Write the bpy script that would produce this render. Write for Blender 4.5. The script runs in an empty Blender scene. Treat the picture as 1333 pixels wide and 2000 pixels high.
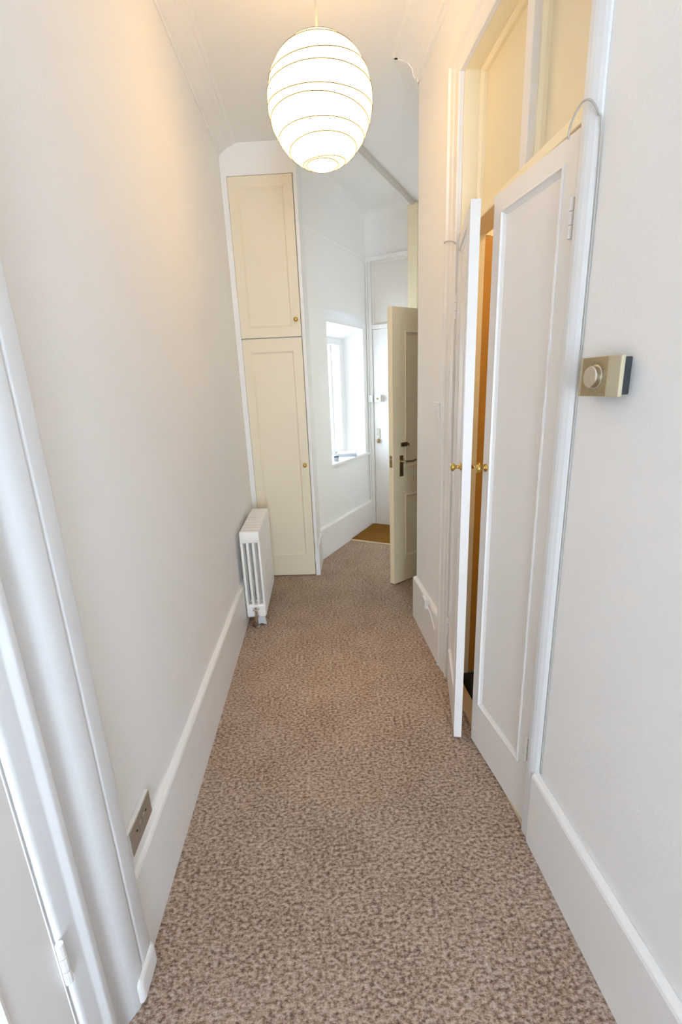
import bpy, bmesh, math, random
from mathutils import Matrix, Vector
R = math.radians
random.seed(4)
scene = bpy.context.scene
COL = scene.collection

# ------------------------------------------------------------------ camera
def make_camera():
    pit, roll, yaw, H = .271499, -.041967, .039785, 1.42
    cy, sy, cp, sp = math.cos(yaw), math.sin(yaw), math.cos(pit), math.sin(pit)
    fwd = Vector((sy*cp, cy*cp, -sp)); right = Vector((cy, -sy, 0)); up = right.cross(fwd)
    cr, sr = math.cos(roll), math.sin(roll)
    r2 = cr*right + sr*up; u2 = -sr*right + cr*up
    m = Matrix((( r2.x, u2.x, -fwd.x, 0), (r2.y, u2.y, -fwd.y, 0), (r2.z, u2.z, -fwd.z, H), (0, 0, 0, 1)))
    cam = bpy.data.cameras.new('camera'); o = bpy.data.objects.new('camera', cam); COL.objects.link(o)
    cam.sensor_fit = 'VERTICAL'; cam.sensor_height = 36; cam.sensor_width = 24
    cam.lens = 883.18/2000*36; cam.clip_start = .02
    o.matrix_world = m; scene.camera = o
make_camera()

# ------------------------------------------------------------------ world, light, exposure
w = bpy.data.worlds.new('world'); scene.world = w; w.use_nodes = True
bg = w.node_tree.nodes['Background']
bg.inputs[0].default_value = (.785, .912, 1.09, 1); bg.inputs[1].default_value = 35.0    # overcast daylight outside both windows
scene.view_settings.view_transform = 'Standard'; scene.view_settings.look = 'None'
scene.view_settings.exposure = 0.12; scene.view_settings.gamma = 1.0
scene.view_settings.use_curve_mapping = False
scene.cycles.max_bounces = 12; scene.cycles.diffuse_bounces = 8
scene.cycles.use_denoising = True
LAMP_COL = (1.0, .58, .16)
LAMP_PAPER = 3.7       # radiance of the lit lantern paper

def portal(name, mat, sx, sz):
    l = bpy.data.lights.new(name, 'AREA'); l.shape = 'RECTANGLE'; l.size = sx; l.size_y = sz
    l.cycles.is_portal = True
    o = bpy.data.objects.new(name, l); COL.objects.link(o); o.matrix_world = mat
    return o

# ------------------------------------------------------------------ frames of reference
KX, KY = .4994, 4.565                       # corner of window wall and street door wall
ML = Matrix.Translation((KX, KY, 0)) @ Matrix.Rotation(R(-30), 4, 'Z')     # lobby: x along door wall, -y along window wall
MR = Matrix.Translation((.607, 1.13, 0)) @ Matrix.Rotation(.037, 4, 'Z')   # right wall: x into the wall, y along it
ZC = 2.89                                   # ceiling height
XW = -.535                                  # left wall face
I4 = Matrix.Identity(4)

# ------------------------------------------------------------------ mesh helpers
class MB:
    def __init__(s, m=I4): s.bm = bmesh.new(); s.m = m
    def box(s, x0, x1, y0, y1, z0, z1, m=None, bev=0, seg=2):
        mm = s.m if m is None else s.m @ m
        b = bmesh.new() if bev else s.bm
        vs = [b.verts.new((x, y, z)) for x in (x0, x1) for y in (y0, y1) for z in (z0, z1)]
        for f in ((0,1,3,2),(4,6,7,5),(0,4,5,1),(2,3,7,6),(0,2,6,4),(1,5,7,3)): b.faces.new([vs[i] for i in f])
        if bev:
            bmesh.ops.bevel(b, geom=b.edges[:], offset=bev, segments=seg, affect='EDGES', profile=.5)
            me = bpy.data.meshes.new('t'); b.to_mesh(me); b.free()
            me.transform(mm); s.bm.from_mesh(me); bpy.data.meshes.remove(me)
        else:
            for q in vs: q.co = mm @ q.co
        return s
    def sweep(s, prof, p0, p1, nrm, up, m0=0, m1=0, k0=0, k1=0):
        """closed profile of (out, up) points swept p0 -> p1; m = end shift per unit of 'out', k = per unit of 'up'"""
        p0, p1, nrm, up = Vector(p0), Vector(p1), Vector(nrm).normalized(), Vector(up).normalized()
        d = (p1-p0).normalized()
        a = [s.bm.verts.new(s.m @ (p0 + nrm*x + up*y + d*(m0*x + k0*y))) for x, y in prof]
        b = [s.bm.verts.new(s.m @ (p1 + nrm*x + up*y + d*(m1*x + k1*y))) for x, y in prof]
        n = len(prof)
        for i in range(n):
            j = (i+1) % n; s.bm.faces.new((a[i], a[j], b[j], b[i]))
        s.bm.faces.new(a[::-1]); s.bm.faces.new(b)
        return s
    def tube(s, pts, r, n=8, closed=False):
        pts = [Vector(p) for p in pts]; rings = []
        N = len(pts); prev = None
        for i, p in enumerate(pts):
            if closed: t = pts[(i+1) % N] - pts[i-1]
            else: t = pts[min(i+1, N-1)] - pts[max(i-1, 0)]
            t.normalize()
            ref = prev if prev else (Vector((0, 0, 1)) if abs(t.z) < .9 else Vector((1, 0, 0)))
            x = (ref - t*ref.dot(t)).normalized(); y = t.cross(x); prev = x
            rr = r[i] if isinstance(r, (list, tuple)) else r
            rings.append([s.bm.verts.new(s.m @ (p + (x*math.cos(a) + y*math.sin(a))*rr)) for a in [2*math.pi*k/n for k in range(n)]])
        L = N if closed else N-1
        for i in range(L):
            A, B = rings[i], rings[(i+1) % N]
            for k in range(n): s.bm.faces.new((A[k], A[(k+1) % n], B[(k+1) % n], B[k]))
        if not closed: s.bm.faces.new(rings[0][::-1]); s.bm.faces.new(rings[-1])
        return s
    def lathe(s, prof, m=I4, n=20, cap=True):
        """profile (r, z) revolved about z of m"""
        mm = s.m @ m; rings = []
        for r, z in prof:
            rings.append([s.bm.verts.new(mm @ Vector((r*math.cos(2*math.pi*k/n), r*math.sin(2*math.pi*k/n), z))) for k in range(n)])
        for A, B in zip(rings, rings[1:]):
            for k in range(n): s.bm.faces.new((A[k], A[(k+1) % n], B[(k+1) % n], B[k]))
        if cap: s.bm.faces.new(rings[0][::-1]); s.bm.faces.new(rings[-1])
        return s
    def poly(s, pts, z0, z1):
        a = [s.bm.verts.new(s.m @ Vector((x, y, z0))) for x, y in pts]; b = [s.bm.verts.new(s.m @ Vector((x, y, z1))) for x, y in pts]
        n = len(pts)
        for i in range(n): s.bm.faces.new((a[i], a[(i+1) % n], b[(i+1) % n], b[i]))
        s.bm.faces.new(a[::-1]); s.bm.faces.new(b)
        return s
    def build(s, name, mat, parent=None, smooth=False, bevel=0):
        bmesh.ops.recalc_face_normals(s.bm, faces=s.bm.faces[:])
        me = bpy.data.meshes.new(name)
        inv = parent_world(parent).inverted() if parent is not None else None
        s.bm.to_mesh(me); s.bm.free()
        if inv is not None: me.transform(inv)
        if smooth:
            for p in me.polygons: p.use_smooth = True
        o = bpy.data.objects.new(name, me); COL.objects.link(o)
        me.materials.append(M[mat])
        if parent is not None: o.parent = parent; WORLD[o.name] = parent_world(parent)
        if smooth == 'auto':
            me.set_sharp_from_angle(angle=R(35))
        if bevel:
            b = o.modifiers.new('bevel', 'BEVEL'); b.width = bevel; b.segments = 2; b.limit_method = 'ANGLE'; b.angle_limit = R(40)
        return o
WORLD = {}
def parent_world(p): return WORLD.get(p.name, I4) if p is not None else I4
def tag(o, label=None, cat=None, group=None, kind=None):
    if label: o['label'] = label
    if cat: o['category'] = cat
    if group: o['group'] = group
    if kind: o['kind'] = kind
    return o
def smooth_path(pts, n=5):
    P = [Vector(p) for p in pts]; out = []
    for i in range(len(P)-1):
        a, b_, c, d_ = P[max(i-1, 0)], P[i], P[i+1], P[min(i+2, len(P)-1)]
        for k in range(n):
            t = k/n; out.append(.5*((2*b_)+(c-a)*t+(2*a-5*b_+4*c-d_)*t*t+(3*b_-a-3*c+d_)*t**3))
    return out+[P[-1]]
def thing(name, m, label, cat=None, group=None, kind=None):
    o = bpy.data.objects.new(name, None); COL.objects.link(o); o.matrix_world = m
    o.empty_display_size = .05; WORLD[o.name] = m.copy()
    return tag(o, label, cat, group, kind)
def S(o, label, cat=None): return tag(o, label, cat, None, 'structure')

# ------------------------------------------------------------------ materials
M = {}
def paint(name, col, rough=.5, bump=.04, scale=60, var=.03):
    m = bpy.data.materials.new(name); m.use_nodes = True; nt = m.node_tree; b = nt.nodes['Principled BSDF']
    tc = nt.nodes.new('ShaderNodeTexCoord')
    n = nt.nodes.new('ShaderNodeTexNoise'); n.inputs['Scale'].default_value = scale; n.inputs['Detail'].default_value = 4
    nt.links.new(tc.outputs['Object'], n.inputs['Vector'])
    n2 = nt.nodes.new('ShaderNodeTexNoise'); n2.inputs['Scale'].default_value = 2.3; n2.inputs['Detail'].default_value = 3
    nt.links.new(tc.outputs['Object'], n2.inputs['Vector'])
    mx = nt.nodes.new('ShaderNodeMix'); mx.data_type = 'RGBA'
    mx.inputs['A'].default_value = (*[c*(1-var) for c in col], 1); mx.inputs['B'].default_value = (*[min(1, c*(1+var)) for c in col], 1)
    nt.links.new(n2.outputs['Fac'], mx.inputs['Factor']); nt.links.new(mx.outputs['Result'], b.inputs['Base Color'])
    b.inputs['Roughness'].default_value = rough
    bp = nt.nodes.new('ShaderNodeBump'); bp.inputs['Strength'].default_value = bump; bp.inputs['Distance'].default_value = .01
    nt.links.new(n.outputs['Fac'], bp.inputs['Height']); nt.links.new(bp.outputs['Normal'], b.inputs['Normal'])
    M[name] = m; return m
def metal(name, col, rough=.3, metallic=1.0, bump=.02):
    m = paint(name, col, rough, bump, 200, .08); m.node_tree.nodes['Principled BSDF'].inputs['Metallic'].default_value = metallic
    return m
paint('wall_white', (.88, .875, .865), .75, .06, 90)
paint('ceiling_white', (.87, .86, .84), .8, .05, 70)
paint('trim_white', (.83, .82, .81), .42, .03, 40)
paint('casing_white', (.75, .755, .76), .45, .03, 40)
paint('board_white', (.87, .86, .85), .42, .03, 40)
paint('batten_grey', (.60, .55, .49), .5, .03, 40)
paint('cream_paint', (.90, .80, .57), .42, .03, 40)
paint('panel_cream', (.79, .71, .52), .45, .03, 40)
paint('cupboard_cream', (.84, .75, .58), .45, .03, 40)
paint('closet_white', (.81, .785, .755), .42, .03, 40)
paint('radiator_white', (.90, .885, .85), .35, .02, 60)
paint('plastic_white', (.80, .81, .82), .35, .01, 60)
paint('ivory', (.62, .58, .47), .4, .02, 60)
paint('thermo_tan', (.34, .255, .13), .45, .02, 80)
paint('thermo_beige', (.52, .455, .32), .45, .02, 80)
paint('dark', (.03, .035, .04), .6, .05, 60)
paint('black', (.008, .007, .006), .8, .05, 60)
paint('gap', (.12, .09, .06), .8, .02, 60)
paint('mark', (.22, .16, .07), .6, .0, 60)
paint('book_grey', (.33, .36, .39), .4, .03, 50)
paint('book_white', (.78, .80, .82), .6, .05, 200)
paint('cable_grey', (.46, .44, .40), .5, .02, 60)
paint('threshold', (.62, .50, .34), .45, .05, 40)
paint('foot_grey', (.62, .64, .67), .4, .02, 60)
metal('brass', (.62, .42, .12), .22)
metal('old_brass', (.40, .29, .15), .38)
metal('bronze', (.24, .17, .10), .4)
metal('steel', (.62, .61, .58), .36)
metal('chrome', (.72, .68, .62), .2)
metal('copper', (.42, .22, .13), .45)
metal('dial', (.66, .62, .54), .25)

def wood(name, c1, c2):
    m = paint(name, c1, .45, .05, 30); nt = m.node_tree; b = nt.nodes['Principled BSDF']
    tc = nt.nodes.new('ShaderNodeTexCoord'); mp = nt.nodes.new('ShaderNodeMapping'); mp.inputs['Scale'].default_value = (14, 14, .7)
    n = nt.nodes.new('ShaderNodeTexNoise'); n.inputs['Scale'].default_value = 3; n.inputs['Detail'].default_value = 6
    r = nt.nodes.new('ShaderNodeMix'); r.data_type = 'RGBA'; r.inputs['A'].default_value = (*c1, 1); r.inputs['B'].default_value = (*c2, 1)
    nt.links.new(tc.outputs['Object'], mp.inputs['Vector']); nt.links.new(mp.outputs['Vector'], n.inputs['Vector'])
    nt.links.new(n.outputs['Fac'], r.inputs['Factor']); nt.links.new(r.outputs['Result'], b.inputs['Base Color'])
wood('orange_wood', (.50, .23, .03), (.60, .31, .05))

def fleck(name, stops, scale, bump, dist, big=.25, stretch=(1, 1, 1), tint=None):
    m = bpy.data.materials.new(name); m.use_nodes = True; nt = m.node_tree; b = nt.nodes['Principled BSDF']
    tc = nt.nodes.new('ShaderNodeTexCoord'); mp = nt.nodes.new('ShaderNodeMapping'); mp.inputs['Scale'].default_value = stretch
    nt.links.new(tc.outputs['Object'], mp.inputs['Vector'])
    n = nt.nodes.new('ShaderNodeTexNoise'); n.inputs['Scale'].default_value = scale; n.inputs['Detail'].default_value = 5; n.inputs['Roughness'].default_value = .72
    nt.links.new(mp.outputs['Vector'], n.inputs['Vector'])
    nb = nt.nodes.new('ShaderNodeTexNoise'); nb.inputs['Scale'].default_value = 5; nb.inputs['Detail'].default_value = 5
    nt.links.new(tc.outputs['Object'], nb.inputs['Vector'])
    ma = nt.nodes.new('ShaderNodeMath'); ma.operation = 'MULTIPLY_ADD'; ma.inputs[1].default_value = big; 
    sb = nt.nodes.new('ShaderNodeMath'); sb.operation = 'SUBTRACT'; sb.inputs[1].default_value = .5
    nt.links.new(nb.outputs['Fac'], sb.inputs[0]); nt.links.new(sb.outputs[0], ma.inputs[0]); nt.links.new(n.outputs['Fac'], ma.inputs[2])
    cr = nt.nodes.new('ShaderNodeValToRGB'); el = cr.color_ramp.elements
    el[0].position, el[0].color = stops[0][0], (*stops[0][1], 1); el[1].position, el[1].color = stops[-1][0], (*stops[-1][1], 1)
    for p, c in stops[1:-1]: e = el.new(p); e.color = (*c, 1)
    nt.links.new(ma.outputs[0], cr.inputs[0]); nt.links.new(cr.outputs[0], b.inputs['Base Color'])
    b.inputs['Roughness'].default_value = .95; b.inputs['Specular IOR Level'].default_value = .1
    bp = nt.nodes.new('ShaderNodeBump'); bp.inputs['Strength'].default_value = bump; bp.inputs['Distance'].default_value = dist
    nt.links.new(n.outputs['Fac'], bp.inputs['Height']); nt.links.new(bp.outputs['Normal'], b.inputs['Normal'])
    M[name] = m
fleck('carpet', [(.32, (.10, .064, .045)), (.44, (.29, .20, .145)), (.53, (.50, .38, .295)), (.68, (.72, .60, .51))], 118, .9, .007, .10, (.66, 1, 1))
fleck('coir', [(.3, (.13, .055, .010)), (.5, (.27, .125, .024)), (.7, (.40, .20, .045))], 220, .8, .005, .2)

def glass(name, tint):
    m = bpy.data.materials.new(name); m.use_nodes = True; nt = m.node_tree; nt.nodes.clear()
    o = nt.nodes.new('ShaderNodeOutputMaterial'); t = nt.nodes.new('ShaderNodeBsdfTransparent'); g = nt.nodes.new('ShaderNodeBsdfGlossy')
    g.inputs['Roughness'].default_value = .02; t.inputs[0].default_value = (*tint, 1)
    mx = nt.nodes.new('ShaderNodeMixShader'); mx.inputs[0].default_value = .06
    nt.links.new(t.outputs[0], mx.inputs[1]); nt.links.new(g.outputs[0], mx.inputs[2]); nt.links.new(mx.outputs[0], o.inputs[0]); M[name] = m
glass('glass', (.95, .97, .97)); glass('dimming_glass', (.54, .55, .54))  # second glass is clear but tinted grey to hold back the lobby daylight
def glowing(name, col, strength, base=(.85, .82, .74)):
    m = bpy.data.materials.new(name); m.use_nodes = True; b = m.node_tree.nodes['Principled BSDF']
    b.inputs['Base Color'].default_value = (*base, 1); b.inputs['Roughness'].default_value = .9
    b.inputs['Emission Color'].default_value = (*col, 1); b.inputs['Emission Strength'].default_value = strength
    M[name] = m
glowing('lamp_paper', LAMP_COL, LAMP_PAPER)
glowing('bulb_glow', (1, .62, .28), 1200)
glowing('closet_fill_bulb', (1, .72, .4), 120)  # glow of the bulb added inside the closet
paint('rib_wire', (.10, .08, .05), .8, .02, 60)

# ================================================================== SETTING
# ---- floor and ceiling
fb = MB(); fb.box(-.9, 2.2, -3.5, 5.2, -.12, 0)
S(fb.build('floor', 'carpet'), 'brown and beige flecked carpet running down the hallway', 'carpet')
cb = MB(); cb.box(-.9, 2.2, -3.5, 5.3, ZC, ZC+.12)
S(cb.build('ceiling', 'ceiling_white'), 'white painted plaster ceiling over the hallway', 'ceiling')

# ---- left wall with a door opening (nearest the camera)
DY0, DY1, DZ = -.20, .622, 2.02
b = MB(); b.box(XW-.13, XW, DY1, 3.75, 0, ZC); b.box(XW-.13, XW, -3.4, DY0, 0, ZC); b.box(XW-.13, XW, DY0, DY1, DZ, ZC)
S(b.build('wall_left', 'wall_white'), 'long plain white wall on the left of the hallway', 'wall')
# ---- right wall with the closet opening
OP0, OP1, OPZ = -.004, .79, 2.47
b = MB(MR); b.box(0, .12, -4.5, OP0-.012, 0, ZC); b.box(0, .12, OP1+.013, 1.435, 0, ZC); b.box(0, .12, OP0-.012, OP1+.012, OPZ+.012, ZC)
S(b.build('wall_right', 'wall_white'), 'white wall on the right holding the thermostat and closet doors', 'wall')
# ---- wall behind the camera with its window
BY = -3.2; WX0, WX1, WZ0, WZ1 = .0, .70, .12, 1.84
b = MB(); b.box(-.7, WX0, BY-.2, BY, 0, ZC); b.box(WX1, 2.05, BY-.2, BY, 0, ZC); b.box(WX0, WX1, BY-.2, BY, 0, WZ0); b.box(WX0, WX1, BY-.2, BY, WZ1, ZC)
S(b.build('wall_back', 'wall_white'), 'white end wall behind the camera with a broad window', 'wall')
wn = thing('window_2', Matrix.Translation((.35, BY-.15, WZ0)), 'tall white framed window in the wall behind the camera', 'window', kind='structure')
b = MB()
for x0, x1, z0, z1 in ((WX0, WX1, WZ0, WZ0+.05), (WX0, WX1, WZ1-.05, WZ1), (WX0, WX0+.05, WZ0+.05, WZ1-.05), (WX1-.05, WX1, WZ0+.05, WZ1-.05), (WX0+.05, WX1-.05, .98, 1.02)):
    b.box(x0, x1, BY-.17, BY-.12, z0, z1)
b.build('window_frame', 'trim_white', wn)
for z0, z1 in ((WZ0+.05, .98), (1.02, WZ1-.05)): MB().box(WX0+.05, WX1-.05, BY-.15, BY-.146, z0, z1).build('pane', 'glass', wn)
portal('daylight_portal', Matrix.Translation(((WX0+WX1)/2, BY-.21, (WZ0+WZ1)/2)) @ Matrix.Rotation(R(90), 4, 'X'), WX1-WX0, WZ1-WZ0)

# ---- lobby walls
WB0, WB1, WINZ0, WINZ1, WD = .10, .80, .775, 1.92, .20     # window opening, depth of the recess
b = MB(ML)
T = .27
b.box(-T, 0, -WB0, .15, 0, ZC); b.box(-T, 0, -1.16, -WB1, 0, ZC); b.box(-T, 0, -WB1, -WB0, 0, WINZ0-.03); b.box(-T, 0, -WB1, -WB0, WINZ1+.02, ZC)
b.sweep([(0, 0), (0, .10), (-T, .10), (-T, -.075), (-WD, -.075)], (0, -WB1, WINZ1), (0, -WB0, WINZ1), (1, 0, 0), (0, 0, 1))
S(b.build('wall_window', 'wall_white'), 'white slanting wall with the deep window recess beside the street door', 'wall')
b = MB(ML)
FD0, FD1 = .055, .855
b.box(-T, FD0-.035, 0, .15, 0, ZC); b.box(FD1+.035, 1.9, 0, .15, 0, ZC); b.box(FD0-.035, FD1+.035, 0, .15, 2.49, ZC)
S(b.build('wall_far', 'wall_white'), 'white end wall around and above the street door', 'wall')
b = MB(ML)
b.box(1.05, 1.17, -.72, .02, 0, ZC); b.box(1.05, 1.17, -1.70, -1.41, 0, ZC); b.box(1.05, 1.17, -1.41, -.72, 1.95, ZC)
S(b.build('wall_lobby_right', 'wall_white'), 'white lobby wall round the corner where the cream door hangs', 'wall')
b = MB(); b.box(2.0, 2.1, -3.5, 5.0, 0, ZC); b.box(.5, 2.0, .75, .85, 0, ZC, Matrix.Translation((.42, 1.95, 0)))
S(b.build('wall_side_room', 'wall_white'), 'plain walls of the room behind the cream door', 'wall')

# ---- baseboards
SK = [(0, 0), (.022, 0), (.022, .256), (.019, .264), (.013, .269), (0, .272)]
b = MB(); b.sweep(SK, (XW, .86, 0), (XW, 3.33, 0), (1, 0, 0), (0, 0, 1)); b.sweep(SK, (XW, BY, 0), (XW, DY0-.25, 0), (1, 0, 0), (0, 0, 1))
S(b.build('baseboard_left', 'board_white'), 'tall white moulded baseboard along the left wall', 'baseboard')
b = MB(MR); b.sweep(SK, (0, -4.28, 0), (0, -.05, 0), (-1, 0, 0), (0, 0, 1))
S(b.build('baseboard_right', 'board_white', bevel=.004), 'tall white baseboard below the thermostat', 'baseboard')
b = MB(MR); b.sweep(SK, (0, .925, 0), (0, 1.435, 0), (-1, 0, 0), (0, 0, 1), m1=.3)
S(b.build('baseboard_right_far', 'board_white'), 'short white baseboard beyond the closet with a small cable box', 'baseboard')
b = MB(ML); b.sweep(SK, (0, -1.15, 0), (0, 0, 0), (1, 0, 0), (0, 0, 1))
S(b.build('baseboard_window', 'board_white'), 'tall white baseboard under the window recess', 'baseboard')

# ---- cornices
CO = [(0, 0), (0, -.062), (.006, -.062), (.010, -.052), (.018, -.050), (.030, -.042), (.060, -.022), (.088, -.014), (.092, -.008), (.104, -.008), (.108, -.003), (.118, 0)]
b = MB(); b.sweep(CO, (XW, BY, ZC), (XW, 3.33, ZC), (1, 0, 0), (0, 0, 1))
S(b.build('trim_1', 'ceiling_white'), 'moulded plaster cornice above the left wall', 'cornice')
CO2 = [(0, 0), (0, -.115), (.006, -.115), (.010, -.10), (.020, -.098), (.026, -.088), (.032, -.06), (.052, -.033), (.08, -.02), (.092, -.016), (.096, -.008), (.112, -.008), (.116, -.003), (.126, 0)]
b = MB(MR); b.sweep(CO2, (0, -4.28, ZC), (0, 1.435, ZC), (-1, 0, 0), (0, 0, 1), m1=.30)
S(b.build('trim_2', 'ceiling_white'), 'moulded plaster cornice above the closet doorway', 'cornice')
b = MB(ML); b.sweep(CO2, (1.05, -1.715, ZC), (1.05, 0, ZC), (-1, 0, 0), (0, 0, 1), m0=-.30)
S(b.build('trim_3', 'ceiling_white'), 'plaster cornice turning the corner into the lobby', 'cornice')
b = MB(ML)                                             # soft coving in the lobby
CV = [(0, 0), (0, -.09)] + [(.09-.09*math.cos(R(90)*k/6), -.09+.09*math.sin(R(90)*k/6)) for k in range(1, 7)]
b.sweep(CV, (0, -1.15, ZC), (0, 0, ZC), (1, 0, 0), (0, 0, 1)); b.sweep(CV, (0, 0, ZC), (.45, 0, ZC), (0, -1, 0), (0, 0, 1))
S(b.build('trim_4', 'ceiling_white', smooth='auto'), 'soft plaster coving where the lobby walls meet the ceiling', 'coving')
b = MB(ML); b.box(.446, .478, -1.62, -.01, ZC-.028, ZC, bev=.004)
S(b.build('trim_5', 'batten_grey'), 'narrow batten crossing the lobby ceiling towards the street door', 'batten')
# ---- picture rails
PRL = [(0, -.04), (.012, -.04), (.016, -.03), (.016, -.012), (.024, -.008), (.024, 0), (.012, .004), (0, .004)]
b = MB(ML); b.sweep([(x*.55, y*.7) for x, y in PRL], (0, -1.14, 2.535), (0, 0, 2.535), (1, 0, 0), (0, 0, 1))
S(b.build('trim_6', 'wall_white'), 'painted picture rail on the slanting wall above the window', 'picture rail')
b = MB(ML); b.sweep(PRL, (0, 0, 2.53), (1.05, 0, 2.53), (0, -1, 0), (0, 0, 1)); b.sweep([(0, 0), (.03, 0), (.022, -.03), (0, -.03)], (0, 0, 2.525), (1.05, 0, 2.525), (0, -1, 0), (0, 0, 1))
S(b.build('trim_7', 'trim_white'), 'picture rail running above the street door', 'picture rail')
b = MB(ML); b.box(.415, .50, -.034, -.002, 1.96, 2.872, bev=.004)
S(b.build('trim_8', 'cream_paint'), 'cream boxed conduit running up from the street door to the ceiling', 'conduit box')

# ================================================================== CLOSET DOORWAY (right)
def arch_prof(w_, t=.026):
    return [(0, 0), (0, w_), (t*.62, w_), (t, w_-.008), (t, w_-.022), (t*.70, w_-.030), (t*.70, w_*.5), (t*.55, w_*.42), (t*.55, .022), (t*.72, .016), (t*.72, .004), (t*.6, 0)]
fr = thing('trim_9', MR @ Matrix.Translation((0, .39, 0)), 'tall white moulded casing around the closet doors and overdoor panels', 'door casing', kind='structure')
b = MB(MR); wv = .125
b.sweep(arch_prof(wv), (0, .795, 0), (0, .795, OPZ), (-1, 0, 0), (0, 1, 0), k1=.085/wv); b.build('casing', 'trim_white', fr)
b = MB(MR); wn_ = .058
b.sweep([(0, 0), (0, wn_), (.005, wn_), (.011, wn_-.010), (.016, wn_-.024), (.018, wn_-.034), (.018, .010), (.015, .004), (.012, 0)], (0, -.004, 0), (0, -.004, OPZ), (-1, 0, 0), (0, -1, 0), k1=.085/wn_); b.build('casing', 'casing_white', fr, bevel=.004)
b = MB(MR); b.sweep(arch_prof(.085), (0, -.004, OPZ), (0, .795, OPZ), (-1, 0, 0), (0, 0, 1), k0=-wn_/.085, k1=wv/.085); b.build('casing', 'trim_white', fr)
b = MB(MR)
b.box(.0005, .118, .785, .801, 1.952, OPZ-.001); b.box(.0005, .096, .785, .801, 0, 1.952); b.box(.0005, .118, -.0155, -.001, 0, OPZ-.001); b.box(.0005, .118, -.0155, .801, OPZ-.001, OPZ+.011); b.build('jamb_lining', 'cream_paint', fr)
# overdoor: rail, mullion, two panels with beads
b = MB(MR); b.box(.004, .10, -.001, .785, 1.955, 1.985, bev=.003); b.build('transom_rail', 'cream_paint', fr)
b = MB(MR); b.box(.030, .085, .345, .385, 1.985, OPZ, bev=.003); b.build('mullion', 'closet_white', fr)
BEAD = [(0, 0), (.022, 0), (.022, .006), (.012, .014), (0, .016)]
for y0, y1 in ((-.001, .345), (.385, .785)):
    p = MB(MR).box(.075, .09, y0, y1, 1.985, OPZ).build('overdoor_panel', 'panel_cream', fr)
    b = MB(MR)
    b.sweep(BEAD, (.075, y0, 1.985), (.075, y0, OPZ), (-1, 0, 0), (0, 1, 0)); b.sweep(BEAD, (.075, y1, 1.985), (.075, y1, OPZ), (-1, 0, 0), (0, -1, 0))
    b.sweep(BEAD, (.075, y0, 1.985), (.075, y1, 1.985), (-1, 0, 0), (0, 0, 1)); b.sweep(BEAD, (.075, y0, OPZ), (.075, y1, OPZ), (-1, 0, 0), (0, 0, -1))
    b.build('bead', 'cream_paint', p)
# closet interior
b = MB(MR); b.box(.66, .70, -.3, 1.0, 0, OPZ); b.box(.12, .70, -.34, -.30, 0, OPZ); b.box(.12, .66, -.3, .86, OPZ-.05, OPZ); b.box(.12, .16, -.3, -.01, 0, OPZ); b.box(.12, .66, .803, .90, 0, OPZ)
S(b.build('wall_closet', 'wall_white'), 'inner walls of the closet behind the double doors', 'wall')
b = MB(MR); b.box(.0965, .62, .785, .800, .035, 1.95)
tag(b.build('closet_side_panel', 'orange_wood'), 'orange brown wood panel seen through the gap between the closet doors', 'wood panel')
b = MB(MR); b.box(-.012, .05, .0, .785, .0, .014, bev=.003)
S(b.build('trim_10', 'threshold'), 'pale wooden threshold strip under the closet doors', 'threshold')
b = MB(MR); b.box(.055, .60, .02, .78, .0, .03, bev=.004)
tag(b.build('closet_floor_slab', 'black'), 'black tray lying on the closet floor behind the open door', 'slab')  # low flat slab coloured black over the closet floor
cl = thing('closet_fill_lamp', MR @ Matrix.Translation((.40, .30, OPZ-.05)), 'small unseen bulb added on the closet ceiling to light the orange panel', 'lamp')  # unseen bulb added to brighten the orange panel behind the doors
MB(MR @ Matrix.Translation((.40, .30, OPZ-.05))).lathe([(.045, 0), (.045, -.012), (.02, -.02), (.02, -.05)], n=16).build('lamp_holder', 'plastic_white', cl)
MB(MR @ Matrix.Translation((.40, .30, OPZ-.05))).lathe([(.012, -.05), (.022, -.065), (.03, -.09), (.026, -.112), (.012, -.125), (.002, -.127)], n=16).build('bulb', 'closet_fill_bulb', cl, smooth=True)

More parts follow.
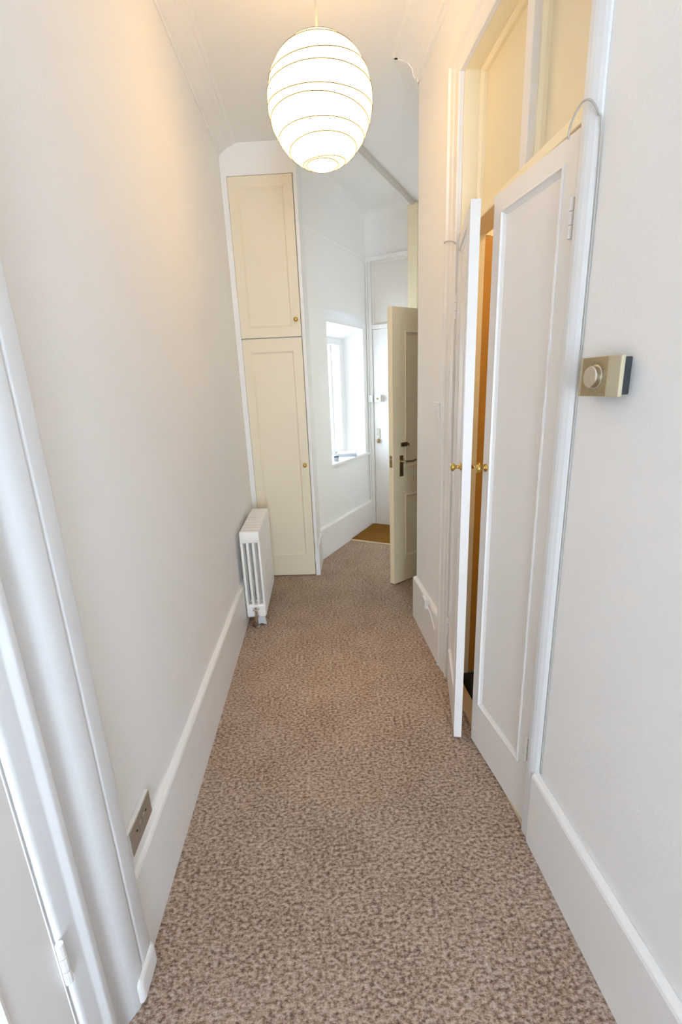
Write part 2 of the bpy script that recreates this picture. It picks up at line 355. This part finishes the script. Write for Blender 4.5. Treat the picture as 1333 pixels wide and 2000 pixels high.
KNOB = [(.0135, 0), (.0135, .003), (.007, .006), (.0055, .014), (.007, .019), (.0145, .026), (.0155, .030), (.013, .035), (.006, .038), (.001, .0385)]
def knob(mw, pos, nrm, parent, s=1.0, mat='brass'):
    q = Vector(nrm).normalized().to_track_quat('Z', 'Y').to_matrix().to_4x4()
    o = MB(mw @ Matrix.Translation(pos) @ q @ Matrix.Scale(s, 4)).lathe(KNOB, n=20).build('knob', mat, parent, smooth=True)
    return o
def panel_leaf(root, mw, width, z0, z1, th, panels, sg, mat, frame_name='leaf_frame', sl=.016, dp=.008, both=True):
    """leaf in local x (0 hinge .. width), front face y=0, thickness towards sg*y ; panels = list of (x0,x1,z0,z1)"""
    xs = sorted({p[0] for p in panels} | {p[1] for p in panels}); b = MB(mw)
    # the frame: fill the strips around the panels row by row
    rows = sorted({(p[2], p[3]) for p in panels}); z = z0
    ylo, yhi = sorted((0, sg*th))
    for a, c in rows:
        b.box(0, width, ylo, yhi, z, a)
        x = 0
        for p in sorted(q for q in panels if (q[2], q[3]) == (a, c)):
            b.box(x, p[0], ylo, yhi, a, c); x = p[1]
        b.box(x, width, ylo, yhi, a, c); z = c
    b.box(0, width, ylo, yhi, z, z1)
    bmesh.ops.remove_doubles(b.bm, verts=b.bm.verts[:], dist=1e-5)
    b.build(frame_name, mat, root)
    for x0, x1, a, c in panels:
        yl, yh = sorted((sg*dp, sg*(th-dp)))
        p = MB(mw).box(x0, x1, yl, yh, a, c).build('panel', mat, root)
        b = MB(mw); n = (0, -sg, 0)
        PR = [(0, 0), (dp+.003, 0), (dp+.004, .005), (dp*.75, sl*.45), (dp*.35, sl*.75), (.001, sl), (0, sl)]
        o = sg*dp
        for p0, p1, up in (((x0, o, a), (x1, o, a), (0, 0, 1)), ((x0, o, c), (x1, o, c), (0, 0, -1))): b.sweep(PR, p0, p1, n, up, k0=1, k1=-1)
        for p0, p1, up in (((x0, o, a), (x0, o, c), (1, 0, 0)), ((x1, o, a), (x1, o, c), (-1, 0, 0))): b.sweep(PR, p0, p1, n, up, k0=1, k1=-1)
        b.build('panel_moulding', mat, p)
def hinge(mw, x, y, z, parent, h=.075, r=.006, mat='trim_white'):
    b = MB(mw)
    for k in range(3): b.lathe([(r, z-h/2+h*k/3+.001), (r, z-h/2+h*(k+1)/3-.001)], Matrix.Translation((x, y, 0)), n=10)
    return b.build('hinge', mat, parent, smooth='auto')
def frame2(hx, hy, dx, dy):
    a = math.atan2(dy, dx); return Matrix.Translation((hx, hy, 0)) @ Matrix.Rotation(a, 4, 'Z')
LT = 1.94
# right leaf (front faces +y of its frame)
mr = frame2(.602, 1.139, -.129, .9917)
d = thing('door_2', mr, 'white panelled closet leaf nearest the thermostat, hinged on the near casing', 'door', kind='structure')
panel_leaf(d, mr, .374, .012, LT, .03, [(.048, .330, .205, LT-.05)], -1, 'closet_white')
knob(mr, (.352, 0, 1.134), (0, 1, 0), d)
for z in (1.765, .30): hinge(mr, .001, .006, z, d, .085, .005)
# left leaf, open (front faces -y)
ml = frame2(.566, 1.903, -.2046, -.979)
d = thing('door_3', ml, 'white panelled closet leaf standing ajar, edge on to the hallway', 'door', kind='structure')
panel_leaf(d, ml, .386, .010, LT, .03, [(.048, .338, .205, LT-.05)], 1, 'closet_white')
knob(ml, (.352, 0, 1.128), (0, -1, 0), d); knob(ml, (.352, .03, 1.128), (0, 1, 0), d)
for z in (1.70, .30): hinge(ml, .002, -.004, z, d, .09)
b = MB(ml); b.tube([(.02, -.006, 1.86), (.10, -.006, 1.93), (.05, -.007, 1.905), (.015, -.006, 1.83)], .0022, 6); b.build('hook_wire', 'plastic_white', d)

# ================================================================== LEFT DOOR (nearest)
dl = thing('trim_11', Matrix.Translation((XW, .72, 0)), 'broad white moulded casing of the door at the left edge', 'door casing', kind='structure')
AP = [(0, -.0), (0, .236), (.030, .235), (.036, .228), (.036, .185), (.031, .180), (.036, .175), (.034, .140), (.026, .128), (.016, .112), (.014, .088), (.020, .072), (.027, .066), (.027, .050), (.016, .040), (.015, .006), (.012, 0)]
b = MB(); b.sweep(AP, (XW, .614, 0), (XW, .614, DZ), (1, 0, 0), (0, 1, 0), k1=1); b.build('casing', 'casing_white', dl, smooth=True, bevel=.003)
b = MB(); b.sweep(AP, (XW, DY0-.005, 0), (XW, DY0-.005, DZ), (1, 0, 0), (0, -1, 0), k1=1); b.build('casing', 'trim_white', dl)
b = MB(); b.sweep(AP, (XW, DY0-.005, DZ), (XW, .614, DZ), (1, 0, 0), (0, 0, 1), k0=-1, k1=1); b.build('casing', 'trim_white', dl)
b = MB(); b.box(XW, XW+.045, .755, .852, 0, .075, bev=.014, seg=4); b.build('plinth', 'trim_white', dl)
b = MB(); b.box(XW-.12, XW-.001, .612, .6215, 0, DZ); b.box(XW-.12, XW-.001, DY0+.0005, DY0+.008, 0, DZ); b.box(XW-.08, XW-.055, .58, .612, 0, DZ); b.build('jamb_lining', 'trim_white', dl)
mdl = frame2(XW+.010, .597, 0, -1)
d = thing('door_1', mdl, 'white panelled door at the left edge of the picture, closed', 'door', kind='structure')
panel_leaf(d, mdl, .783, .012, DZ-.012, .042, [(.11, .34, .24, .86), (.43, .66, .24, .86), (.11, .34, 1.06, 1.88), (.43, .66, 1.06, 1.88)], -1, 'trim_white', dp=.010, sl=.022)
for z in (.42, 1.72): hinge(mdl, -.008, .006, z, d, .10, .007)
b = MB(mdl); b.lathe([(.02, 0), (.02, .004), (.008, .01), (.008, .035), (.025, .045), (.027, .06), (.015, .07), (.001, .071)], Matrix.Translation((.71, 0, .95)) @ Matrix.Rotation(R(-90), 4, 'X'), n=20); b.build('door_knob', 'brass', d, smooth=True)

# ================================================================== STREET DOOR
fd = thing('trim_12', ML @ Matrix.Translation((.45, 0, 0)), 'white frame of the street door with a boarded panel above', 'door frame', kind='structure')
b = MB(ML); b.box(FD0-.033, FD0-.002, -.014, .12, 0, 2.49, bev=.003); b.build('jamb', 'trim_white', fd)
b = MB(ML); b.box(FD0-.052, FD0-.034, -.022, .02, 0, 2.49, bev=.004); b.build('casing', 'trim_white', fd)
b = MB(ML); b.box(FD1+.002, FD1+.035, -.014, .12, 0, 2.49, bev=.003); b.build('jamb', 'trim_white', fd)
b = MB(ML); b.box(FD1+.036, FD1+.09, -.022, .0, 0, 2.49, bev=.004); b.build('casing', 'trim_white', fd)
b = MB(ML); b.box(FD0-.002, FD1+.002, -.010, .12, 1.918, 1.958, bev=.003); b.build('transom_rail', 'trim_white', fd)
MB(ML).box(FD0-.03, FD1+.03, .05, .15, 0, .03).build('door_sill', 'threshold', fd)
MB(ML).box(FD0-.002, FD0+.02, .0485, .075, .03, 1.92).build('door_stop', 'trim_white', fd); MB(ML).box(FD1-.02, FD1+.002, .0485, .075, .03, 1.92).build('door_stop', 'trim_white', fd); MB(ML).box(FD0+.02, FD1-.02, .0485, .075, 1.89, 1.92).build('door_stop', 'trim_white', fd)
b = MB(ML); b.box(FD0-.002, FD1+.002, .03, .05, 1.958, 2.49); p = b.build('overdoor_panel', 'closet_white', fd)
b = MB(ML)
for a, c, up in (((FD0, .03, 1.958), (FD0, .03, 2.49), (1, 0, 0)), ((FD1, .03, 1.958), (FD1, .03, 2.49), (-1, 0, 0)), ((FD0, .03, 1.958), (FD1, .03, 1.958), (0, 0, 1)), ((FD0, .03, 2.49), (FD1, .03, 2.49), (0, 0, -1))):
    b.sweep([(0, 0), (.03, 0), (.03, .004), (.02, .012), (.008, .018), (0, .02)], a, c, (0, -1, 0), up)
b.build('bead', 'closet_white', p)
d = thing('door_4', ML @ Matrix.Translation((FD1, 0, 0)), 'flush white street door at the far end with a night latch', 'door', kind='structure')
MB(ML).box(FD0+.001, FD1-.001, .004, .048, .003, 1.916, bev=.001).build('leaf', 'trim_white', d)
b = MB(ML); b.box(FD0+.016, FD0+.10, -.024, .004, 1.252, 1.325, bev=.004); lt = b.build('night_latch', 'plastic_white', d)
b = MB(ML); b.lathe([(.010, 0), (.010, .01), (.006, .014)], ML.inverted() @ ML @ Matrix.Translation((FD0+.05, -.024, 1.288)) @ Matrix.Rotation(R(90), 4, 'X'), n=14); b.build('latch_button', 'old_brass', lt)
b = MB(ML); b.box(FD0+.078, FD0+.100, -.055, -.024, 1.256, 1.322, bev=.006); b.build('latch_knob', 'ivory', lt)
b = MB(ML); b.box(FD0-.045, FD0+.002, -.036, -.014, 1.255, 1.322, bev=.004); b.build('latch_keep', 'plastic_white', fd)
b = MB(ML); b.box(FD0+.030, FD0+.062, -.006, .004, .905, 1.0, bev=.003); pl = b.build('chain_plate', 'ivory', d)
b = MB(ML); b.lathe([(.013, -.022), (.016, 0), (.012, .012), (.006, .016)], Matrix.Translation((FD0+.046, -.012, .882)), n=14); b.build('pull', 'old_brass', pl)
# mat and its threshold
b = MB(ML); b.box(.026, 1.04, -.535, -.005, 0, .014, bev=.004)
tag(b.build('doormat', 'coir'), 'brown coir doormat in front of the street door', 'doormat')
b = MB(ML); b.box(.026, 1.045, -.562, -.537, 0, .012, bev=.004)
S(b.build('trim_13', 'threshold'), 'pale metal edging strip between carpet and doormat', 'threshold strip')
b = MB(ML @ Matrix.Translation((.452, -.004, 2.388))); b.tube([(0, 0, .012), (0, -.006, .012), (0, -.02, 0), (0, -.022, -.01), (0, -.014, -.018), (0, -.008, -.012)], .003, 6)
tag(b.build('wall_hook', 'dark'), 'tiny dark hook on the frame high above the street door', 'hook')

# ---- window in the recess
wn = thing('window_1', ML @ Matrix.Translation((-WD, -.45, WINZ0)), 'bright white framed window in the deep recess by the street door', 'window', kind='structure')
wt = WINZ1-.075
def wbar(b0, b1, z0, z1, x0=-WD-.045, x1=-WD, name='window_bar', mat='trim_white'):
    return MB(ML).box(x0, x1, -b1, -b0, z0, z1, bev=.004).build(name, mat, wn)
wbar(WB0, WB0+.085, WINZ0, wt, name='window_frame'); wbar(WB1-.06, WB1, WINZ0, wt, name='window_frame')
wbar(WB0+.085, WB1-.06, WINZ0, WINZ0+.05, name='window_frame'); wbar(WB0+.085, WB1-.06, wt-.06, wt, name='window_frame')
wbar(WB0+.085, WB0+.125, WINZ0+.05, wt-.06, -WD-.03, -WD+.012, 'casement_stile')
wbar(.345, .385, WINZ0+.05, wt-.06); wbar(.545, .585, WINZ0+.05, wt-.06)
for b0, b1 in ((WB0+.125, .345), (.385, .545), (.585, WB1-.06)):
    MB(ML).box(-WD-.03, -WD-.026, -b1, -b0, WINZ0+.05, wt-.06).build('pane', 'dimming_glass', wn)
MB(ML).box(-WD, .022, -.825, -.018, WINZ0-.028, WINZ0, bev=.006).build('window_sill', 'trim_white', wn)
portal('daylight_portal', ML @ Matrix.Translation((-T-.01, -.45, (WINZ0+wt)/2)) @ Matrix.Rotation(R(-90), 4, 'Y') , wt-WINZ0, WB1-WB0)
# things on the sill
mb_ = ML @ Matrix.Translation((-.095, -.345, WINZ0)) @ Matrix.Rotation(R(24), 4, 'Z')
bk = thing('book', mb_, 'grey backed book lying flat on the window sill', 'book')
MB(mb_).box(-.098, .098, -.073, .072, .003, .022).build('pages', 'book_white', bk)
b = MB(mb_); b.box(-.1, .1, -.075, .075, 0, .003); b.box(-.1, .1, -.075, .075, .022, .025); b.box(-.1, .1, -.078, -.073, 0, .025); b.build('cover', 'book_grey', bk)
mb2 = ML @ Matrix.Translation((-.10, -.335, WINZ0+.0255)) @ Matrix.Rotation(R(31), 4, 'Z')
bk = thing('booklet', mb2, 'thin white booklet lying on top of the grey book', 'booklet')
MB(mb2).box(-.085, .085, -.068, .065, 0, .005).build('pages', 'book_white', bk); MB(mb2).box(-.0855, .0855, -.0685, .0655, .005, .0065).build('cover', 'plastic_white', bk)
mk = ML @ Matrix.Translation((-.035, -.66, WINZ0)) @ Matrix.Rotation(R(20), 4, 'Z')
sm = thing('small_box', mk, 'tiny dark upright box at the left end of the window sill', 'box')
MB(mk).box(-.02, .02, -.012, .012, 0, .045, bev=.003).build('box_body', 'book_grey', sm); MB(mk).box(-.021, .021, -.013, .013, .034, .047, bev=.003).build('box_lid', 'dark', sm)

# ================================================================== CREAM DOOR (ajar, lobby)
ang = R(34.5); hx, hy = .49+.68*math.cos(ang), 3.025+.68*math.sin(ang)
mc = frame2(hx, hy, -math.cos(ang), -math.sin(ang))            # x from hinge to free edge ; camera side is +y
d = thing('door_5', mc, 'cream panelled door standing ajar in front of the doormat', 'door', kind='structure')
cw, ch = .68, 1.885
pn = [(.10, .305, .19, .66), (.375, .565, .19, .66), (.10, .305, .86, 1.745), (.375, .565, .86, 1.745)]
panel_leaf(d, mc, cw, .008, ch, .042, pn, -1, 'cream_paint', dp=.009, sl=.022)
b = MB(mc); b.box(.588, .622, 0, .004, .80, .945, bev=.001); hp = b.build('handle_plate', 'old_brass', d)
b = MB(mc); b.tube([(.605, .004, .905), (.605, .04, .905)], .008, 10); b.tube([(.607, .04, .905), (.58, .046, .907), (.54, .047, .904), (.50, .045, .91)], [.009, .0085, .008, .007], 10); b.build('lever', 'chrome', hp, smooth='auto')
b = MB(mc); b.tube([(.606, .003, .842), (.606, .0055, .842)], .005, 10); b.build('keyhole', 'dark', hp)
b = MB(mc); b.box(.552, .610, 0, .012, 1.006, 1.032, bev=.002); bo = b.build('slide_bolt', 'bronze', d)
b = MB(mc); b.tube([(.545, .014, 1.02), (.618, .014, 1.02)], .006, 8); b.tube([(.555, .014, 1.02), (.553, .028, 1.008)], .004, 8); b.build('bolt_rod', 'bronze', bo)
b = MB(mc); b.box(cw-.001, cw+.003, -.034, -.010, .868, .948, bev=.001); fp = b.build('lock_plate', 'old_brass', d)
b = MB(mc); b.box(cw+.001, cw+.014, -.028, -.016, .915, .932, bev=.003); b.build('latch_bolt', 'steel', fp)
for z in (1.65, .25): hinge(mc, .0, .004, z, d, .09)

# ================================================================== TALL CUPBOARD at the end of the left wall
mcu = Matrix.Translation((-.093, 3.297, 0)) @ Matrix.Rotation(-.078, 4, 'Z')    # x along the front, front face y=0
cu = thing('built_in_cupboard', mcu @ Matrix.Translation((-.2, 0, 0)), 'tall narrow built in cupboard with two cream doors behind the radiator', 'cupboard')
CX0, CX1 = -.405, .005
b = MB(mcu); b.box(-.452, CX0-.003, 0, .04, 0, ZC); b.box(CX1+.006, CX1+.027, 0, .04, 0, ZC); b.box(CX0-.003, CX1+.006, 0, .04, 2.715, ZC); b.box(CX0-.003, CX1+.006, .03, .04, 1.735, 1.775)
b.box(CX1+.008, CX1+.027, .04, .34, 0, ZC); b.box(-.452, CX1+.006, .32, .34, 0, ZC)
b.build('carcass', 'wall_white', cu)
b = MB(mcu); b.sweep([(0, 0), (.012, 0), (.012, .235), (0, .25)], (CX1+.027, .0, 0), (CX1+.027, .30, 0), (1, 0, 0), (0, 0, 1)); b.build('return_baseboard', 'trim_white', cu)
for nm, z0, z1, pz0, pz1, kz, lab in (('upper_door', 1.758, 2.710, 1.815, 2.652, 1.862, None), ('lower_door', .008, 1.750, .168, 1.672, .874, None)):
    dd = bpy.data.objects.new(nm, None); COL.objects.link(dd); dd.parent = cu; WORLD[dd.name] = parent_world(cu)
    # the leaf itself is the part; its panel, moulding and knob are sub-parts
    COL.objects.unlink(dd); bpy.data.objects.remove(dd)
    bb = MB(mcu); x0, x1 = CX0, CX1; th = .028; p0, p1 = CX0+.052, CX1-.052
    bb.box(x0, x1, -.004, th, z0, pz0); bb.box(x0, x1, -.004, th, pz1, z1); bb.box(x0, p0, -.004, th, pz0, pz1); bb.box(p1, x1, -.004, th, pz0, pz1); bb.box(p0, p1, .004, th, pz0, pz1)
    leaf = bb.build(nm, 'cupboard_cream', cu)
    b = MB(mcu); PR = [(0, 0), (.009, 0), (.010, .006), (.006, .012), (.001, .018), (0, .018)]; o = .004; n = (0, -1, 0)
    for a, c, up in (((p0, o, pz0), (p1, o, pz0), (0, 0, 1)), ((p0, o, pz1), (p1, o, pz1), (0, 0, -1)), ((p0, o, pz0), (p0, o, pz1), (1, 0, 0)), ((p1, o, pz0), (p1, o, pz1), (-1, 0, 0))):
        b.sweep(PR, a, c, n, up, k0=1, k1=-1)
    b.build('panel_moulding', 'cupboard_cream', leaf)
    knob(mcu, (-.024, -.004, kz), (0, -1, 0), leaf, .95)

# ================================================================== RADIATOR
RX0, RX1, RY0, RZ0, RZ1, NS, PT = -.508, -.388, 2.56, .055, .615, 10, .0555
rad = thing('column_radiator', Matrix.Translation(((RX0+RX1)/2, RY0, 0)), 'white cast iron column radiator on the floor against the left wall', 'radiator')
def section_mesh():
    b = MB(Matrix.Translation((RX0, RY0, 0))); W = RX1-RX0; D = PT-.011
    b.box(0, W, .0, D, RZ1-.075, RZ1, bev=.012, seg=3); b.box(0, W, 0, D, RZ0, RZ0+.085, bev=.012, seg=3)
    cw_ = .0165; gap = (W-4*cw_)/3
    for k in range(4): b.box(k*(cw_+gap), k*(cw_+gap)+cw_, .003, D-.003, RZ0+.03, RZ1-.03, bev=.008, seg=3)
    for z in (RZ0+.04, RZ1-.04): b.tube([(W/2, D-.004, z), (W/2, PT+.004, z)], .02, 14)
    return b
sec = section_mesh().build('section', 'radiator_white', rad, smooth='auto')
for i in range(1, NS):
    c = sec.copy(); COL.objects.link(c); c.parent = rad; c.location = (0, i*PT, 0); WORLD[c.name] = WORLD[rad.name]
b = MB(); fx = RX1-.034
b.sweep([(-.020, .005), (.020, .005), (.030, -.052), (.018, -.048), (0, -.040), (-.018, -.048), (-.030, -.052)], (fx, RY0+.002, RZ0), (fx, RY0+.03, RZ0), (1, 0, 0), (0, 0, 1)); b.build('foot', 'foot_grey', rad)
b = MB(); b.sweep([(-.020, .005), (.020, .005), (.030, -.055), (.018, -.05), (0, -.042), (-.018, -.05), (-.030, -.055)], (fx-.02, RY0+NS*PT-.04, RZ0), (fx-.02, RY0+NS*PT-.012, RZ0), (1, 0, 0), (0, 0, 1)); b.build('foot', 'foot_grey', rad)
vx = RX0+.062
b = MB(); b.tube([(vx, RY0+.01, RZ0+.042), (vx, RY0-.022, RZ0+.042)], .011, 12); b.tube([(vx, RY0-.022, RZ0+.055), (vx, RY0-.022, .006)], [.010, .008], 10)
b.lathe([(.013, 0), (.013, .012), (.009, .014)], Matrix.Translation((vx, RY0-.022, RZ0+.016)), n=6); b.lathe([(.017, 0), (.017, .004)], Matrix.Translation((vx, RY0-.022, .002)), n=14)
vv = b.build('valve', 'chrome', rad, smooth='auto')
b = MB()
for k in range(4):
    a = R(90*k+30); b.tube([(vx, RY0-.022, RZ0+.06), (vx+.02*math.cos(a), RY0-.022+.02*math.sin(a), RZ0+.066)], [.006, .0055], 8)
b.tube([(vx, RY0-.022, RZ0+.05), (vx, RY0-.022, RZ0+.075)], .007, 10); b.build('valve_handle', 'chrome', vv, smooth='auto')
b = MB(); b.tube([(vx-.03, RY0-.015, .004), (vx-.025, RY0-.02, .04), (vx-.008, RY0-.02, .055)], .006, 8); b.build('pipe', 'copper', vv, smooth='auto')

# ================================================================== THERMOSTAT
mt = MR @ Matrix.Translation((0, -.184, 1.417))       # x into the wall, y along it (far = +)
th = thing('thermostat', mt, 'beige room thermostat with a round metal dial on the right wall', 'thermostat')
b = MB(mt); b.box(-.024, -.001, -.052, .062, -.036, .036, bev=.002); b.build('shade_back_box', 'dark', th)  # box coloured dark to stand for the shade in the gap behind the cover
b = MB(mt); b.box(-.033, -.024, -.065, .068, -.040, .040, bev=.0025); b.build('cover', 'thermo_beige', th)
b = MB(mt); b.box(-.0345, -.033, -.028, .055, -.0385, .0385); fp = b.build('face_plate', 'thermo_tan', th)
q = Vector((-1, 0, 0)).to_track_quat('Z', 'Y').to_matrix().to_4x4()
b = MB(mt @ Matrix.Translation((-.0345, .007, 0)) @ q); b.lathe([(.0245, 0), (.0245, .002), (.0220, .003), (.0220, .012), (.0205, .014), (.001, .0145)], n=36); dl_ = b.build('dial', 'dial', th, smooth='auto')
b = MB(mt)
for k in range(9):
    a = R(-60+15*k); c, s_ = math.cos(a), math.sin(a)
    b.box(-.0352, -.0344, -.0006, .0006, .0262, .0300, Matrix.Translation((0, .007, 0)) @ Matrix.Rotation(a, 4, 'X'))
b.build('scale_mark', 'mark', th)
b = MB(mt); b.box(-.0352, -.0344, -.024, -.012, -.031, -.0295); b.build('printed_mark', 'mark', th)

# ================================================================== SMALL THINGS
# socket plate low on the left wall
mp = Matrix.Translation((XW, .955, .338))
so = thing('socket_plate', mp, 'brushed steel blank socket plate just above the left baseboard', 'socket')
MB(mp).box(0, .012, -.070, .068, -.040, .040, bev=.003).build('surround', 'plastic_white', so)
pt = MB(mp).box(.012, .0145, -.064, .064, -.036, .036, bev=.001).build('plate', 'steel', so)
for y in (-.03, .03): MB(mp).lathe([(.003, 0), (.003, .0012)], Matrix.Translation((.0144, y, .006)) @ Matrix.Rotation(R(90), 4, 'Y'), n=10).build('screw', 'dark', pt)
for y in (-.01, .012): MB(mp).box(.0145, .0175, y-.006, y+.006, -.014, .012, bev=.001).build('rocker', 'steel', pt)
# cable box on the far right baseboard
mj = MR @ Matrix.Translation((-.023, 1.10, .262))
jb = thing('cable_box', mj, 'small white cable junction box on the right baseboard beyond the closet', 'junction box')
MB(mj).box(-.022, 0, -.030, .030, -.03, .03, bev=.004).build('box_body', 'plastic_white', jb); MB(mj).box(-.025, -.022, -.026, .026, -.026, .026, bev=.001).build('lid', 'plastic_white', jb)
b = MB(MR); b.tube([(-.030, 1.075, .25), (-.028, 1.03, .235), (-.027, .98, .20), (-.027, .945, .18)], .004, 6); b.build('cable', 'plastic_white', jb)
# switch plate on the wall end
ms = MR @ Matrix.Translation((0, 1.045, 1.285))
sw = thing('wall_switch', ms, 'white painted switch plate on the wall beside the far closet casing', 'switch')
MB(ms).box(-.010, 0, -.036, .036, -.043, .043, bev=.003).build('plate', 'wall_white', sw); MB(ms).box(-.014, -.010, -.006, .006, -.010, .010, bev=.001).build('toggle', 'plastic_white', sw)
# thin cable looping over the casing
b = MB(MR); pts = [(-.034, .006, 1.915), (-.036, -.002, 1.937), (-.032, -.018, 1.958), (-.028, -.034, 1.965), (-.022, -.052, 1.955), (-.012, -.062, 1.93), (-.006, -.067, 1.90)]
pts += [(-.003, -.0665, 1.90-.2*k) for k in range(1, 9)] + [(-.003, -.0665, .285)]
b.tube(smooth_path(pts), .0022, 7)
tag(b.build('looped_cable', 'cable_grey', smooth=True), 'thin grey cable looping over the near closet casing', 'cable')
b = MB(MR); b.tube(smooth_path([(-.003, .922, 1.955), (-.027, .908, 1.962), (-.030, .87, 1.957), (-.026, .83, 1.946), (-.024, .80, 1.936), (-.018, .792, 1.928)]), .0024, 7)
tag(b.build('casing_cable', 'cable_grey', smooth=True), 'short grey cable crossing the far closet casing', 'cable')

# ================================================================== PAPER LANTERN
LX, LY, LZ, LR, LH = .064, 1.95, 2.388, .187, .193
ln = thing('paper_lantern', Matrix.Translation((LX, LY, ZC)), 'round white paper lantern hanging lit from the ceiling', 'pendant lamp')
def lr(t):            # radius at t in -1..1 (bottom..top)
    return LR*math.sqrt(max(0, 1-t*t))*(1+.05*t)
bands = [-.972, -.945, -.90, -.74, -.53, -.30, -.06, .18, .42, .66, .85, .96]
prof = []
for a, c in zip(bands, bands[1:]):
    for k in range(6):
        f = k/6; t = a+(c-a)*f; prof.append((lr(t)*(1-.012*(math.sin(math.pi*f)**2)*((c-a) > .1)) + 0*f, LZ+LH*t))
prof.append((lr(bands[-1]), LZ+LH*bands[-1]))
b = MB(Matrix.Translation((LX, LY, 0))); b.lathe(prof, n=64, cap=False); sh = b.build('shade', 'lamp_paper', ln, smooth=True)
for i, t in enumerate(bands[1:-1]):
    r = lr(t)+.0012; tl = .018*math.sin(i*2.1); 
    pts = [(LX+r*math.cos(a), LY+r*math.sin(a), LZ+LH*t+tl*r/LR*math.cos(a-i)) for a in [2*math.pi*k/64 for k in range(64)]]
    if abs(t) > .9: pts = [(x, y, LZ+LH*t) for x, y, z in pts]
    pts = [(LX+(x-LX)*(lr((z-LZ)/LH)+.0008)/r, LY+(y-LY)*(lr((z-LZ)/LH)+.0008)/r, z) for x, y, z in pts]
    MB().tube(pts, .0012, 5, closed=True).build('rib', 'rib_wire', sh)
b = MB(); b.tube([(LX, LY, LZ+.10), (LX, LY, ZC-.02)], .004, 8); b.build('cord', 'cable_grey', ln)
b = MB(Matrix.Translation((LX, LY, 0))); b.lathe([(.045, ZC), (.045, ZC-.012), (.02, ZC-.03), (.006, ZC-.034)], n=24); b.build('ceiling_rose', 'plastic_white', ln)
b = MB(Matrix.Translation((LX, LY, 0))); b.lathe([(.02, LZ+.11), (.02, LZ+.06), (.016, LZ+.05)], n=16); b.build('lamp_holder', 'plastic_white', ln)
b = MB(Matrix.Translation((LX, LY, 0))); b.lathe([(.013, LZ+.05), (.018, LZ+.035), (.032, LZ), (.03, LZ-.02), (.016, LZ-.036), (.002, LZ-.04)], n=20); b.build('bulb', 'bulb_glow', ln, smooth=True)
